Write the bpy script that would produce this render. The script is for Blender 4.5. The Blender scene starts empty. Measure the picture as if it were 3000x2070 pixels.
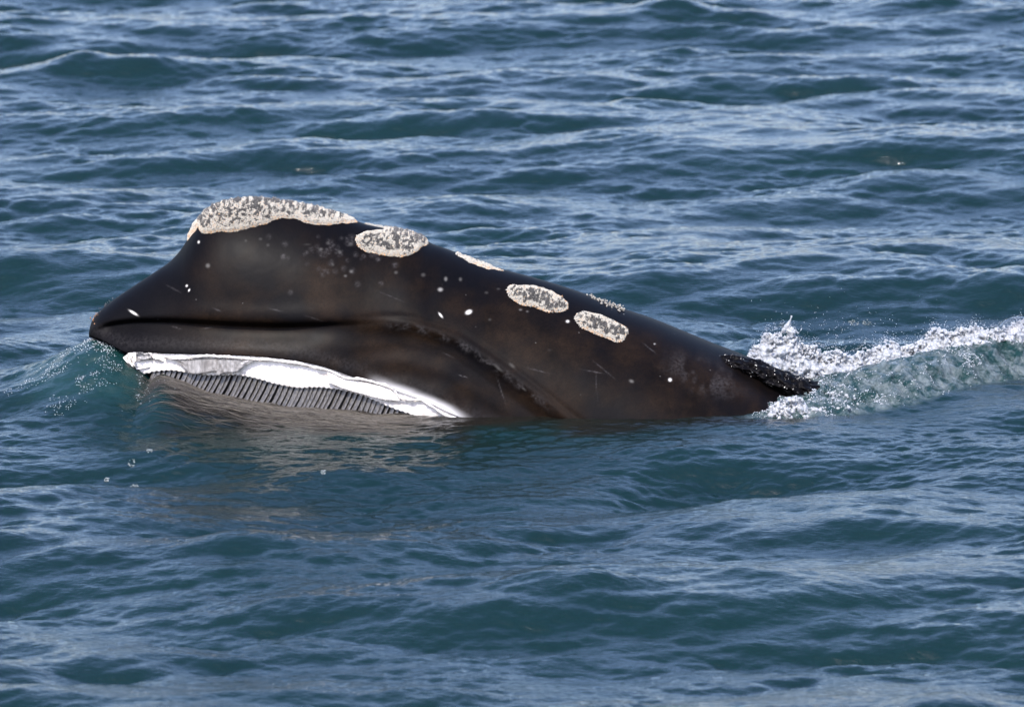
import bpy, math
import numpy as np
from mathutils import Vector

# ------------------------------------------------------------------ camera, sky, sun
scene = bpy.context.scene
THETA = math.radians(13.0); DIST = 30.0; LENS = 180.0
TARGET = np.array([0.0, -0.7, 0.396])
FWD = np.array([0.0, math.cos(THETA), -math.sin(THETA)])
UPV = np.array([0.0, math.sin(THETA), math.cos(THETA)])
CAM = TARGET - DIST * FWD
cd = bpy.data.cameras.new('camera'); cam = bpy.data.objects.new('camera', cd)
scene.collection.objects.link(cam)
cam.location = CAM; cam.rotation_euler = (math.radians(90) - THETA, 0, 0)
cd.lens = LENS; cd.sensor_width = 36.0; cd.sensor_fit = 'HORIZONTAL'
cd.clip_start = 0.5; cd.clip_end = 20000
cd.dof.use_dof = True; cd.dof.focus_distance = 29.6; cd.dof.aperture_fstop = 2.9
scene.camera = cam
PXF = 3000 * LENS / 36.0          # focal length in photo pixels

SUN_EL = math.radians(50); SUN_AZ = math.radians(202)   # azimuth clockwise from +Y
world = bpy.data.worlds.new('World'); scene.world = world; world.use_nodes = True
wn = world.node_tree.nodes; wl = world.node_tree.links
bg = wn['Background']
sky = wn.new('ShaderNodeTexSky'); sky.sky_type = 'NISHITA'; sky.sun_disc = False
sky.sun_elevation = SUN_EL; sky.sun_rotation = SUN_AZ
sky.air_density = 1.35; sky.dust_density = 2.2; sky.ozone_density = 3.5
tint = wn.new('ShaderNodeMix'); tint.data_type = 'RGBA'; tint.blend_type = 'MULTIPLY'; tint.inputs[0].default_value = 1.0
tint.inputs[7].default_value = (1.02, 0.965, 1.12, 1)        # hazy violet blue of the day, the same over the whole sky
wl.new(sky.outputs[0], tint.inputs[6]); wl.new(tint.outputs[2], bg.inputs[0]); bg.inputs[1].default_value = 0.15
sd = bpy.data.lights.new('sun', 'SUN'); sd.energy = 2.75; sd.angle = math.radians(0.5)
sd.color = (1.0, 0.95, 0.88)
sun = bpy.data.objects.new('sun', sd); scene.collection.objects.link(sun)
sdir = Vector((math.sin(SUN_AZ) * math.cos(SUN_EL), math.cos(SUN_AZ) * math.cos(SUN_EL), math.sin(SUN_EL)))
sun.rotation_euler = sdir.to_track_quat('Z', 'Y').to_euler(); sun.location = (-10, -10, 20)
vs = scene.view_settings; vs.view_transform = 'Standard'; vs.look = 'None'
vs.exposure = 1.38; vs.gamma = 1.0; vs.use_curve_mapping = False
scene.cycles.use_denoising = True
scene.cycles.max_bounces = 8
scene.cycles.caustics_reflective = False; scene.cycles.caustics_refractive = False

# ------------------------------------------------------------------ helpers
def proj(P):
    d = P - CAM
    z = d @ FWD
    return np.stack([1500 + PXF * d[..., 0] / z, 1035 - PXF * (d @ UPV) / z], -1)

def at(px, py, Y):
    """point of the plane y = Y seen at photo pixel (px, py)"""
    px = np.asarray(px, float); py = np.asarray(py, float)
    r = FWD[None] + ((px.ravel() - 1500) / PXF)[:, None] * np.array([[1., 0, 0]]) + ((1035 - py.ravel()) / PXF)[:, None] * UPV[None]
    t = (np.broadcast_to(np.asarray(Y, float), px.shape).ravel() - CAM[1]) / r[:, 1]
    return CAM[None] + r * t[:, None]

def sstep(a, b, x):
    t = np.clip((x - a) / (b - a), 0, 1); return t * t * (3 - 2 * t)

def curve(pts, x, col=1):
    """smooth interpolation through traced points"""
    p = np.array(pts, float)
    xs, ys = p[:, 0], p[:, col]
    m = np.zeros(len(xs)); d = np.diff(ys) / np.diff(xs)
    m[1:-1] = (d[:-1] + d[1:]) / 2; m[0] = d[0]; m[-1] = d[-1]
    x = np.clip(x, xs[0], xs[-1]); i = np.clip(np.searchsorted(xs, x) - 1, 0, len(xs) - 2)
    h = xs[i + 1] - xs[i]; t = (x - xs[i]) / h
    return ((2*t**3 - 3*t**2 + 1) * ys[i] + (t**3 - 2*t**2 + t) * h * m[i] + (-2*t**3 + 3*t**2) * ys[i+1] + (t**3 - t**2) * h * m[i+1])

def mesh_np(name, V, F, mat=None, parent=None, smooth=True, cols=None):
    V = np.ascontiguousarray(V, np.float32); F = np.ascontiguousarray(F, np.int32)
    me = bpy.data.meshes.new(name)
    me.vertices.add(len(V)); me.vertices.foreach_set('co', V.ravel())
    k = F.shape[1]
    me.loops.add(F.size); me.loops.foreach_set('vertex_index', F.ravel())
    me.polygons.add(len(F)); me.polygons.foreach_set('loop_start', np.arange(0, F.size, k, dtype=np.int32))
    me.polygons.foreach_set('loop_total', np.full(len(F), k, np.int32))
    me.update(calc_edges=True)
    me.polygons.foreach_set('use_smooth', np.full(len(F), smooth))
    if cols:
        for an, arr in cols.items():
            if arr.ndim == 1:
                a = me.attributes.new(an, 'FLOAT', 'POINT'); a.data.foreach_set('value', np.ascontiguousarray(arr, np.float32))
            else:
                a = me.attributes.new(an, 'FLOAT_COLOR', 'POINT')
                c4 = np.ones((len(arr), 4), np.float32); c4[:, :3] = arr; a.data.foreach_set('color', c4.ravel())
    if mat: me.materials.append(mat)
    o = bpy.data.objects.new(name, me); scene.collection.objects.link(o)
    if parent: o.parent = parent
    return o

def grid_faces(nr, nc):
    i = np.arange((nr - 1) * (nc - 1)); r = i // (nc - 1); c = i % (nc - 1)
    a = r * nc + c
    return np.stack([a, a + 1, a + nc + 1, a + nc], -1)

def tag(o, label=None, cat=None, group=None, kind=None):
    if label: o['label'] = label
    if cat: o['category'] = cat
    if group: o['group'] = group
    if kind: o['kind'] = kind
    return o

class Tile:
    """periodic band-limited random field, sampled bilinearly"""
    def __init__(s, L, N, lo, hi, power, seed, ang=None, spread=2.0, aniso=(1, 1)):
        rng = np.random.default_rng(seed)
        k = np.fft.fftfreq(N, L / N) * 2 * np.pi
        kx, ky = np.meshgrid(k, k)
        kk = np.hypot(kx * aniso[0], ky * aniso[1]) + 1e-9
        k0, k1 = 2 * np.pi / hi, 2 * np.pi / lo
        A = kk ** (-power / 2) * np.exp(-(k0 / kk) ** 2) * np.exp(-(kk / k1) ** 2)
        if ang is not None:
            D = 0
            for a, wgt in ang:
                cs = (kx * np.cos(a) + ky * np.sin(a)) / kk
                D = D + wgt * np.abs(cs) ** spread
            A = A * D
        A[0, 0] = 0
        Z = A * (rng.normal(size=(N, N)) + 1j * rng.normal(size=(N, N)))
        h = np.fft.ifft2(Z).real
        s.sc = 1 / h.std(); s.L, s.N = L, N
        s.h = (h * s.sc).astype(np.float32)
        s.Z, s.kx, s.ky, s.kk = Z, kx, ky, np.hypot(kx, ky) + 1e-9
    def chop(s):
        s.dx = (np.fft.ifft2(-1j * s.kx / s.kk * s.Z).real * s.sc).astype(np.float32)
        s.dy = (np.fft.ifft2(-1j * s.ky / s.kk * s.Z).real * s.sc).astype(np.float32)
        gx = np.fft.ifft2(1j * s.kx * s.Z).real; gy = np.fft.ifft2(1j * s.ky * s.Z).real
        s.slope = math.sqrt((gx**2).mean() + (gy**2).mean()) * s.sc
        return s
    def __call__(s, x, y, f=None):
        f = s.h if f is None else f
        u = (np.asarray(x) / s.L * s.N) % s.N; v = (np.asarray(y) / s.L * s.N) % s.N
        i = np.floor(u).astype(int) % s.N; j = np.floor(v).astype(int) % s.N
        fu = u - np.floor(u); fv = v - np.floor(v); i2 = (i + 1) % s.N; j2 = (j + 1) % s.N
        return (f[j, i] * (1-fu) * (1-fv) + f[j, i2] * fu * (1-fv) + f[j2, i] * (1-fu) * fv + f[j2, i2] * fu * fv)

def nmat(name):
    m = bpy.data.materials.new(name); m.use_nodes = True
    nt = m.node_tree; b = nt.nodes['Principled BSDF']
    return m, nt, b
def node(nt, t, **kw):
    n = nt.nodes.new(t)
    for k, v in kw.items():
        if k.startswith('i_'): n.inputs[k[2:].replace('_', ' ')].default_value = v
        else: setattr(n, k, v)
    return n
def ramp(nt, src, stops, interp='LINEAR'):
    r = nt.nodes.new('ShaderNodeValToRGB'); r.color_ramp.interpolation = interp
    e = r.color_ramp.elements
    while len(e) < len(stops): e.new(0.5)
    for q, (p, c) in zip(e, stops):
        q.position = p; q.color = (*c, 1) if len(c) == 3 else c
    nt.links.new(src, r.inputs[0]); return r
def mixc(nt, fac, a, b, mode='MIX'):
    m = nt.nodes.new('ShaderNodeMix'); m.data_type = 'RGBA'; m.blend_type = mode
    for s, i in ((fac, 0), (a, 6), (b, 7)):
        if hasattr(s, 'links'): nt.links.new(s, m.inputs[i])
        elif i == 0: m.inputs[0].default_value = s
        else: m.inputs[i].default_value = (*s, 1)
    return m.outputs[2]

# ------------------------------------------------------------------ water surface
DEEP = Tile(24.0, 2048, 0.07, 2.3, 4.5, 17, ang=[(math.radians(-84), 1.0), (math.radians(-60), 0.55), (math.radians(-107), 0.5), (math.radians(-20), 0.16)], spread=7.0).chop()
SWELL = Tile(24.0, 256, 1.2, 5.0, 4.0, 14, ang=[(math.radians(-95), 1.0)], spread=4.0).chop()
RIP = Tile(6.0, 1024, 0.035, 0.22, 4.2, 11, ang=[(math.radians(-80), 1.0), (math.radians(-50), .5), (math.radians(-115), .6)], spread=4.0).chop()
TURB = Tile(5.0, 1024, 0.025, 0.30, 3.6, 21)
MASKN = Tile(12.0, 256, 0.5, 3.0, 3.0, 31)
S_DEEP = 0.212 / DEEP.slope; S_RIP = 0.16 / RIP.slope
S_SW = 0.078 / SWELL.slope

TOE = [(1.2, -0.95), (1.5, -0.78), (2.0, -0.66), (2.4, -0.42), (3.0, 0.15), (4.0, 0.75), (6.0, 1.3)]
HGT = [(1.1, 0.0), (1.4, 0.0), (1.6, 0.03), (1.9, 0.08), (2.4, 0.155), (3.0, 0.20), (3.6, 0.22), (4.6, 0.12), (6.0, 0.0)]
def wake(x, y):
    toe = curve(TOE, x); h = curve(HGT, x) * (x > 1.1)
    rise = sstep(0.0, 0.5, y - toe); fall = 1 - sstep(0.5, 1.35, y - toe)
    return h * rise * fall, sstep(-0.02, 0.12, y - toe) * (1 - sstep(0.45, 1.0, y - toe)) * sstep(1.25, 1.6, x) * (1 - sstep(4.0, 6.0, x))
def bow(x, y):
    dx = x + 2.42; sx = np.where(dx < 0, 0.46, 0.42)
    dy = y + 0.03; sy = np.where(dy < 0, 0.55, 0.38)
    return 0.335 * np.exp(-(np.abs(dx) / sx) ** 2) * np.exp(-(np.abs(dy) / sy) ** 2)
FR = [(380, 1085), (450, 1092), (520, 1110), (580, 1136), (650, 1152), (720, 1166), (800, 1177), (900, 1190), (1000, 1200), (1100, 1213), (1190, 1222), (1300, 1229), (1600, 1232)]
JY = [(-2.5, -0.2), (-2.28, -0.28), (-2.0, -0.37), (-1.7, -0.43), (-1.3, -0.50), (-0.9, -0.57), (-0.4, -0.65), (0.2, -0.72)]
_jx = np.linspace(-2.4, 0.3, 60); _jpx = 1500 + 497 * _jx
_jz = np.maximum(at(_jpx, curve(FR, _jpx), curve(JY, _jx))[:, 2], 0)
def jaw(x, y):
    z0 = np.interp(x, _jx, _jz); z0 = z0 * (x > -2.45) * sstep(0.5, -0.2, x)
    d = y - curve(JY, x)
    return z0 * sstep(-2.35, -2.05, x) * np.exp(-(np.minimum(d, 0) / 0.55) ** 2) * np.exp(-(np.maximum(d, 0) / 0.35) ** 2)
def below(x, y):  # mask for the submerged body's shade, painted into the water colour
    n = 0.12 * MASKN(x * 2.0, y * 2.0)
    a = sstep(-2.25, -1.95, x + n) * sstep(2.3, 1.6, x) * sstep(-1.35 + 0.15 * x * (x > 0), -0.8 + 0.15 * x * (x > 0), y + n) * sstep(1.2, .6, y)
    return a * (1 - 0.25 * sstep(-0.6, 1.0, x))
def calm(x, y):
    a = np.exp(-(((x - 0.7) / 2.9) ** 4 + ((y + 1.05) / 0.75) ** 4))
    b = np.exp(-(((x + 0.8) / 1.6) ** 4 + ((y + 1.05) / 0.80) ** 4))
    c = np.exp(-(((x - 0.3) / 2.2) ** 4 + ((y) / 0.9) ** 4))
    return np.clip(np.maximum(np.maximum(a, b), c), 0, 1)
def water(x, y):
    c = calm(x, y)
    wk, wmask = wake(x, y)
    bw = np.maximum(bow(x, y) * sstep(-1.9, -2.25, x), 0) ; jw = jaw(x, y); bw = np.maximum(bw, jw); bmask = sstep(0.03, 0.15, bw) * sstep(-1.95, -2.25, x)
    far = 1 / (1 + (np.maximum(np.hypot(x, y) - 30, 0) / 60) ** 2)
    am = (1 - 0.70 * c) * (1 - 0.75 * wmask) * (1 - 0.5 * bmask)
    mod = np.clip(0.92 + 0.22 * MASKN(x, y), 0.55, 1.5)
    a = S_DEEP * am * mod * far; b = S_RIP * mod * far * (1 - 0.1 * c) ; s = S_SW * (1 - 0.93 * np.exp(-((y + .5) / 1.5) ** 4 - (x / 3.3) ** 4)) * far
    tb = (wmask * 0.0120 + bmask * 0.0022) * TURB(x, y)
    z = a * DEEP(x, y) + b * RIP(x, y) + s * SWELL(x, y) + wk + bw + tb
    lam = 0.72
    X = x + lam * (a * DEEP(x, y, DEEP.dx) + 0.7 * b * RIP(x, y, RIP.dx)) + 0.6 * (wmask * .0120) * TURB(x + 1.7, y + 2.2)
    Y = y + lam * (a * DEEP(x, y, DEEP.dy) + 0.7 * b * RIP(x, y, RIP.dy)) + 0.6 * (wmask * .0120) * TURB(x + 3.1, y + .7)
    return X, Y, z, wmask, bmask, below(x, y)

def spaced(segs):
    out = []
    for a, b, st in segs:
        n = max(1, int(round((b - a) / st))); out.append(a + (b - a) * np.arange(n) / n)
    return np.concatenate(out + [np.array([segs[-1][1]])])
def grow(a, st, end, f=1.35):
    o = []; v = a
    while v < end: v += st; st *= f; o.append(v)
    return np.array(o)
yb = spaced([(-9.0, -2.4, 0.022), (-2.4, 1.3, 0.0095), (1.3, 16.0, 0.026)])
yb = np.concatenate([-grow(9.0, 0.04, 60)[::-1], yb, grow(16.0, 0.05, 9000, 1.25)])
ub = spaced([(-1.0, 1.0, 2.0 / 820)])
ub = np.concatenate([-grow(1.0, 0.006, 900, 1.3)[::-1], ub, grow(1.0, 0.006, 900, 1.3)])
half = np.clip(3.3 * (yb + 30) / 30, 2.4, 8.0)
Yg, Ug = np.meshgrid(yb, ub, indexing='ij')
Xg = Ug * half[:, None]
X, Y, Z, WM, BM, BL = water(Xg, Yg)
V = np.stack([X, Y, Z], -1).reshape(-1, 3)

mw, nt, b = nmat('sea_water')
L = nt.links
geo = node(nt, 'ShaderNodeNewGeometry')
b.inputs['IOR'].default_value = 1.333
b.inputs['Roughness'].default_value = 0.05
att = node(nt, 'ShaderNodeAttribute', attribute_name='wake')
atb = node(nt, 'ShaderNodeAttribute', attribute_name='bow')
mp = node(nt, 'ShaderNodeMapping'); mp.inputs['Scale'].default_value = (1, 1, 1)
L.new(geo.outputs['Position'], mp.inputs[0])
n1 = node(nt, 'ShaderNodeTexNoise', i_Scale=0.5, i_Detail=3.0); L.new(mp.outputs[0], n1.inputs['Vector'])
base = mixc(nt, n1.outputs[0], (0.0013, 0.0082, 0.0088), (0.0018, 0.0130, 0.0108))
# aerated water in the wake: milky green
nf = node(nt, 'ShaderNodeTexNoise', i_Scale=9.0, i_Detail=7.0, i_Roughness=0.75, i_Distortion=0.4); L.new(geo.outputs['Position'], nf.inputs['Vector'])
rf = ramp(nt, nf.outputs[0], [(0.42, (0, 0, 0)), (0.68, (1, 1, 1))])
mlt = node(nt, 'ShaderNodeMath', operation='MULTIPLY'); L.new(rf.outputs[0], mlt.inputs[0]); L.new(att.outputs['Fac'], mlt.inputs[1])
atc = node(nt, 'ShaderNodeAttribute', attribute_name='body_shade')
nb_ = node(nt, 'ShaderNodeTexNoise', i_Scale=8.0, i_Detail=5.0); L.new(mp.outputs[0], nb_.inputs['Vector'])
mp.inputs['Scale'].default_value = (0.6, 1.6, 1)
brn = mixc(nt, nb_.outputs[0], (0.003, 0.003, 0.0025), (0.012, 0.010, 0.007))  # brown-black: upwelling light blocked by the sunken body, painted as water colour
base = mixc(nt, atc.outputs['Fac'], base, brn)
base2 = mixc(nt, att.outputs['Fac'], base, (0.004, 0.023, 0.021))
base3 = mixc(nt, mlt.outputs[0], base2, (0.14, 0.165, 0.17))
base4 = mixc(nt, atb.outputs['Fac'], base3, (0.004, 0.020, 0.019))
L.new(base4, b.inputs['Base Color'])
# fine capillary ripples
mp2 = node(nt, 'ShaderNodeMapping'); mp2.inputs['Scale'].default_value = (0.6, 1.0, 1.0); mp2.inputs['Rotation'].default_value = (0, 0, 0.15)
L.new(geo.outputs['Position'], mp2.inputs[0])
n2 = node(nt, 'ShaderNodeTexNoise', i_Scale=34.0, i_Detail=4.0, i_Roughness=0.6, i_Distortion=0.6); L.new(mp2.outputs[0], n2.inputs['Vector'])
n3 = node(nt, 'ShaderNodeTexNoise', i_Scale=70.0, i_Detail=3.0, i_Roughness=0.6, i_Distortion=1.0); L.new(geo.outputs['Position'], n3.inputs['Vector'])
bp = node(nt, 'ShaderNodeBump', i_Strength=0.45, i_Distance=0.012); L.new(n2.outputs[0], bp.inputs['Height'])
st = node(nt, 'ShaderNodeMath', operation='ADD'); L.new(att.outputs['Fac'], st.inputs[0])
mb = node(nt, 'ShaderNodeMath', operation='MULTIPLY'); L.new(atb.outputs['Fac'], mb.inputs[0]); mb.inputs[1].default_value = 0.35
L.new(mb.outputs[0], st.inputs[1])
bp2 = node(nt, 'ShaderNodeBump', i_Distance=0.014); L.new(n3.outputs[0], bp2.inputs['Height']); L.new(st.outputs[0], bp2.inputs['Strength'])
L.new(bp.outputs[0], bp2.inputs['Normal']); L.new(bp2.outputs[0], b.inputs['Normal'])
o = mesh_np('water', V, grid_faces(len(yb), len(ub))[:, ::1], mw, cols={'wake': WM.ravel(), 'bow': BM.ravel(), 'body_shade': BL.ravel()})
tag(o, 'choppy blue green sea around the whale', kind='structure')

# ------------------------------------------------------------------ whale body
whale = bpy.data.objects.new('whale', None); scene.collection.objects.link(whale)
tag(whale, 'black whale head rising from the sea with crusted patches, white gum and dark baleen', 'whale')

D = 3000 / 2313.0
TOP = [(201*D, 752*D), (204*D, 735*D), (216*D, 713*D), (240*D, 690*D), (300*D, 648*D), (350*D, 615*D), (385*D, 590*D), (410*D, 562*D), (428*D, 532*D), (444*D, 505*D),
       (462*D, 484*D), (486*D, 467*D), (520*D, 457*D), (570*D, 452*D), (640*D, 459*D), (700*D, 469*D), (750*D, 483*D), (795*D, 497*D),
       (830*D, 509*D), (870*D, 517*D), (920*D, 526*D), (950*D, 538*D), (975*D, 552*D), (1000*D, 561*D), (1035*D, 574*D), (1090*D, 596*D),
       (1140*D, 612*D), (1200*D, 628*D), (1260*D, 646*D), (1330*D, 670*D), (1400*D, 698*D), (1480*D, 726*D), (1550*D, 755*D),
       (1620*D, 784*D), (1680*D, 806*D), (1720*D, 820*D), (1790*D, 846*D), (1860*D, 876*D), (1900*D, 905*D), (1990*D, 990*D)]
WID = [(256, 0.03), (272, 0.10), (290, 0.16), (330, 0.24), (400, 0.32), (500, 0.40), (650, 0.48), (850, 0.55), (1050, 0.61), (1300, 0.70),
       (1600, 0.78), (1900, 0.84), (2150, 0.82), (2230, 0.79), (2300, 0.68), (2380, 0.45), (2450, 0.28), (2580, 0.12)]
LIP = [(256, 976), (272, 985), (290, 993), (330, 1014), (376, 1033), (428, 1031), (519, 1034), (649, 1037), (778, 1044), (882, 1057), (960, 1076),
       (1038, 1105), (1102, 1126), (1167, 1148), (1245, 1176), (1310, 1206), (1370, 1234), (1480, 1275), (1600, 1300), (2580, 1420)]
GROOVE = [(256, 985), (286, 972), (356, 957), (472, 952), (589, 957), (706, 963), (823, 966), (939, 962), (1056, 955), (1116, 950), (1203, 954),
          (1267, 972), (1332, 993), (1375, 1019), (1440, 1062), (1505, 1110), (1570, 1158), (1613, 1192), (1660, 1230), (1800, 1330), (2580, 1700)]
SKIN = Tile(4.0, 512, 0.02, 0.5, 3.4, 41)

NCX = 760; NR = 220; NT = 22
s = np.linspace(0, 1, NCX)
pxs = 262 + (2560 - 262) * (0.35 * s ** 2.0 + 0.65 * s)          # columns denser at the snout
xw = at(pxs, curve(TOP, pxs), 0.0)[:, 0]
W = curve(WID, pxs)
ztop = at(pxs, curve(TOP, pxs), 0.0)[:, 2]
ylip0 = -W * 0.95
pxn = pxs.copy()
for _ in range(3):
    zlip = at(pxn, curve(LIP, pxn), ylip0)[:, 2]; pxn = proj(np.stack([xw, ylip0, zlip], -1))[:, 0]
zlip = np.minimum(zlip, ztop - 0.012)
def profile(zt, zl, w, t):
    """t 0..1 from ridge to lip; spacing denser at the ridge"""
    q = t ** 1.6
    z = zt + (zl - zt) * q
    qq = q * 0.80
    y = -w * (1 - (1 - qq) ** 2.15) ** 0.56 / (1 - 0.2 ** 2.15) ** 0.56 * 0.97
    return y, z
t = np.linspace(0, 1, NR)[:, None]
Yn, Zn = profile(ztop[None], zlip[None], W[None], t)
Xn = np.broadcast_to(xw[None], Yn.shape).copy()
P = np.stack([Xn, Yn, Zn], -1)

def features(P):
    """carve groove, lip, folds; P near-side points (y<=0)"""
    pp = proj(P); px, py = pp[..., 0], pp[..., 1]
    g = curve(GROOVE, px); sl = (curve(GROOVE, px + 6) - curve(GROOVE, px - 6)) / 12
    d = (py - g) / np.sqrt(1 + sl ** 2)
    lf = sstep(1190, 820, px) * sstep(262, 330, px)            # deep groove part
    rt = sstep(900, 1240, px)
    inn = lf * (0.055 * np.exp(-(d / np.where(d > 0, 48.0, 15.0)) ** 2) + 0.009 * sstep(-25, 10, d) * np.exp(-np.maximum(d, 0) / 90))
    inn -= lf * 0.012 * np.exp(-((d + 42) / 30.0) ** 2)
    inn += rt * 0.060 * sstep(-30, 60, d) * np.exp(-(np.maximum(d - 40, 0) / 190) ** 2)
    inn -= rt * 0.012 * np.exp(-((d - 2) / 18.0) ** 2)
    inn += rt * 0.006 * np.exp(-((d + 24) / 10.0) ** 2)
    # long soft folds below the ridge
    inn += rt * sstep(30, 70, d) * 0.0035 * np.sin(d / 11.0 + 0.006 * px)
    # flare of the lower lip edge
    lp = curve(LIP, px); e = lp - py
    inn -= 0.008 * np.exp(-(e / 30.0) ** 2) * sstep(330, 450, px)
    # hollow in front of the bonnet and brow bulge
    inn += 0.0 * np.exp(-((px - 545) / 60) ** 2 - ((py - 740) / 70) ** 2)
    inn -= 0.0 * np.exp(-((px - 760) / 130) ** 2 - ((py - 720) / 60) ** 2)
    # far right: blowhole fold, dark hollow under it
    inn += 0.12 * sstep(2140, 2260, px) * np.exp(-((py - (1110 + 0.35 * (px - 2200))) / 40.0) ** 2)
    inn += 0.0002 * SKIN(P[..., 0], P[..., 2] * 1.3) + 0.0005 * SKIN(P[..., 0] * .25, P[..., 2] * .25)
    edge = sstep(0.0, 0.05, -P[..., 1])
    return inn * edge, px, py, d
inn, PX, PY, GD = features(P)
P[..., 1] += np.minimum(inn, -P[..., 1] * 0.8)
# tuck under the lip
zb = np.where(pxs < 470, zlip - 0.02 + (-0.6 - zlip) * sstep(330, 520, pxs), -0.6)
zb = np.minimum(zb, zlip - 0.006)
lipY = P[-1, :, 1]; lipZ = P[-1, :, 2]
tt = np.linspace(0, 1, NT + 1)[1:, None]
yt = lipY * (1 - 0.22 * sstep(0, 0.12, tt)) * (1 - sstep(0.55, 1.0, tt))
ztk = lipZ + (zb - lipZ) * sstep(0.0, 0.6, tt) + 0.0 * tt
T = np.stack([np.broadcast_to(xw, yt.shape), yt, ztk], -1)
near = np.concatenate([P, T], 0)
farv = near[1:-1] * np.array([1, -1, 1])
ring = np.concatenate([near, farv[::-1]], 0)            # closed ring
n_r = ring.shape[0]
# attributes in photo-traced places
def blob(px, py, x, y, rx, ry, a=0):
    c, s_ = math.cos(a), math.sin(a); u = (px - x) * c + (py - y) * s_; v = -(px - x) * s_ + (py - y) * c
    return np.exp(-((u / rx) ** 2 + (v / ry) ** 2) ** 1.5)
pr = proj(near)
sx_, sy_ = pr[..., 0], pr[..., 1]
spot = np.zeros(sx_.shape); gray = np.zeros(sx_.shape)
SPOTS = [(547, 837, 4, 4, 0, 1), (554, 850, 3, 5, .5, 1), (391, 916, 17, 4, .55, 1.0), (582, 709, 4, 5, 0, .9), (1373, 914, 11, 7, -.4, 1.1), (1291, 923, 11, 3.5, .9, 1),
         (1290, 848, 9, 7, 0, .55), (1306, 817, 6, 8, 0, .4), (1349, 818, 6, 7, 0, .3), (1663, 941, 6, 5, 0, .9), (1963, 1112, 6, 6, 0, 1), (1918, 1007, 3, 3, 0, .7),
         (1850, 1116, 9, 6, .4, .35), (1240, 805, 8, 7, 0, .25), (609, 778, 8, 8, 0, .35), (1029, 795, 7, 6, 0, .3), (1012, 808, 6, 5, 0, .3), (940, 730, 8, 6, 0, .25),
         (995, 738, 7, 6, 0, .25), (1028, 715, 9, 8, 0, .22), (960, 712, 7, 6, 0, .2), (1160, 798, 7, 6, 0, .25), (1525, 907, 6, 4, 0, .35), (1545, 912, 5, 4, 0, .3), (1435, 936, 6, 5, 0, .2),
         (1460, 846, 7, 4, 0, .2), (1425, 857, 7, 5, 0, .2), (1500, 1070, 14, 6, .7, .25), (1460, 1078, 22, 5, .7, .25), (1536, 1140, 9, 4, .7, .25), (1610, 1025, 8, 5, 0, .12), (785, 718, 6, 6, 0, .2),
         (975, 775, 6, 6, 0, .22), (720, 705, 5, 5, 0, .2), (763, 700, 7, 5, 0, .2), (900, 716, 14, 4, 0, .15)]
for (x, y, rx, ry, a, amp) in SPOTS: spot = np.maximum(spot, amp * blob(sx_, sy_, x, y, rx, ry, a))
rng = np.random.default_rng(77)
for k in range(45):
    x = rng.uniform(330, 2200); y = rng.uniform(690, 1210); r = rng.uniform(1.0, 1.8)
    spot = np.maximum(spot, rng.uniform(.15, .6) * blob(sx_, sy_, x, y, r, r))
for k in range(22):      # thin faint scratches
    x = rng.uniform(500, 2200); y = rng.uniform(720, 1200); a = rng.normal(.5, .5)
    gray = np.maximum(gray, rng.uniform(.3, .8) * blob(sx_, sy_, x, y, rng.uniform(12, 45), 1.8, a))
for k in range(70):      # faint barnacle rings below the second callosity
    x = rng.normal(1010, 75); y = 690 + abs(rng.normal(0, 60)); r = rng.uniform(5, 9)
    gray = np.maximum(gray, rng.uniform(.2, .55) * blob(sx_, sy_, x, y, r, r))
# scar along the ridge, pale sheen patches
rt = sstep(1100, 1200, sx_) * (1 - sstep(1560, 1640, sx_))
gdn = np.concatenate([GD, np.full((NT, NCX), 999.)], 0)
gray = np.maximum(gray, rt * 0.55 * np.exp(-((gdn - 6) / 11) ** 2) * np.clip(0.5 + 0.6 * SKIN(near[..., 0] * 2.1, near[..., 2] * 2.1), 0, 1))
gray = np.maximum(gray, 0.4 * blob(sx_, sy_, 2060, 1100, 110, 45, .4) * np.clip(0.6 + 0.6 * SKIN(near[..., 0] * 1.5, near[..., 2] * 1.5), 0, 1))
bd = curve(LIP, sx_) - sy_
gray = np.maximum(gray, 0.16 * np.exp(-((bd - 28) / 20) ** 2) * (sx_ < 1500))
white = 0.9 * sstep(38, 0, bd + 2 * SKIN(near[..., 0] * .5, near[..., 2] * 1.0)) ** 1.5 * sstep(1060, 1180, sx_) * sstep(1400, 1300, sx_) * (bd > -3)
warm = np.concatenate([(sstep(0.05, 0.4, -P[..., 1]) * (0.6 + 0.4 * SKIN(P[..., 0] * .4, P[..., 2] * .5))), np.zeros((NT, NCX))], 0)
warm = warm * sstep(400, 800, sx_)
def full(a): return np.concatenate([a, a[1:-1][::-1]], 0)
RV = ring.reshape(-1, 3)
F = grid_faces(n_r, NCX)
i = np.arange(NCX - 1)                                     # close the ring
F = np.concatenate([F, np.stack([(n_r - 1) * NCX + i, (n_r - 1) * NCX + i + 1, i + 1, i], -1)])
F = F[:, ::-1]

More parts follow.
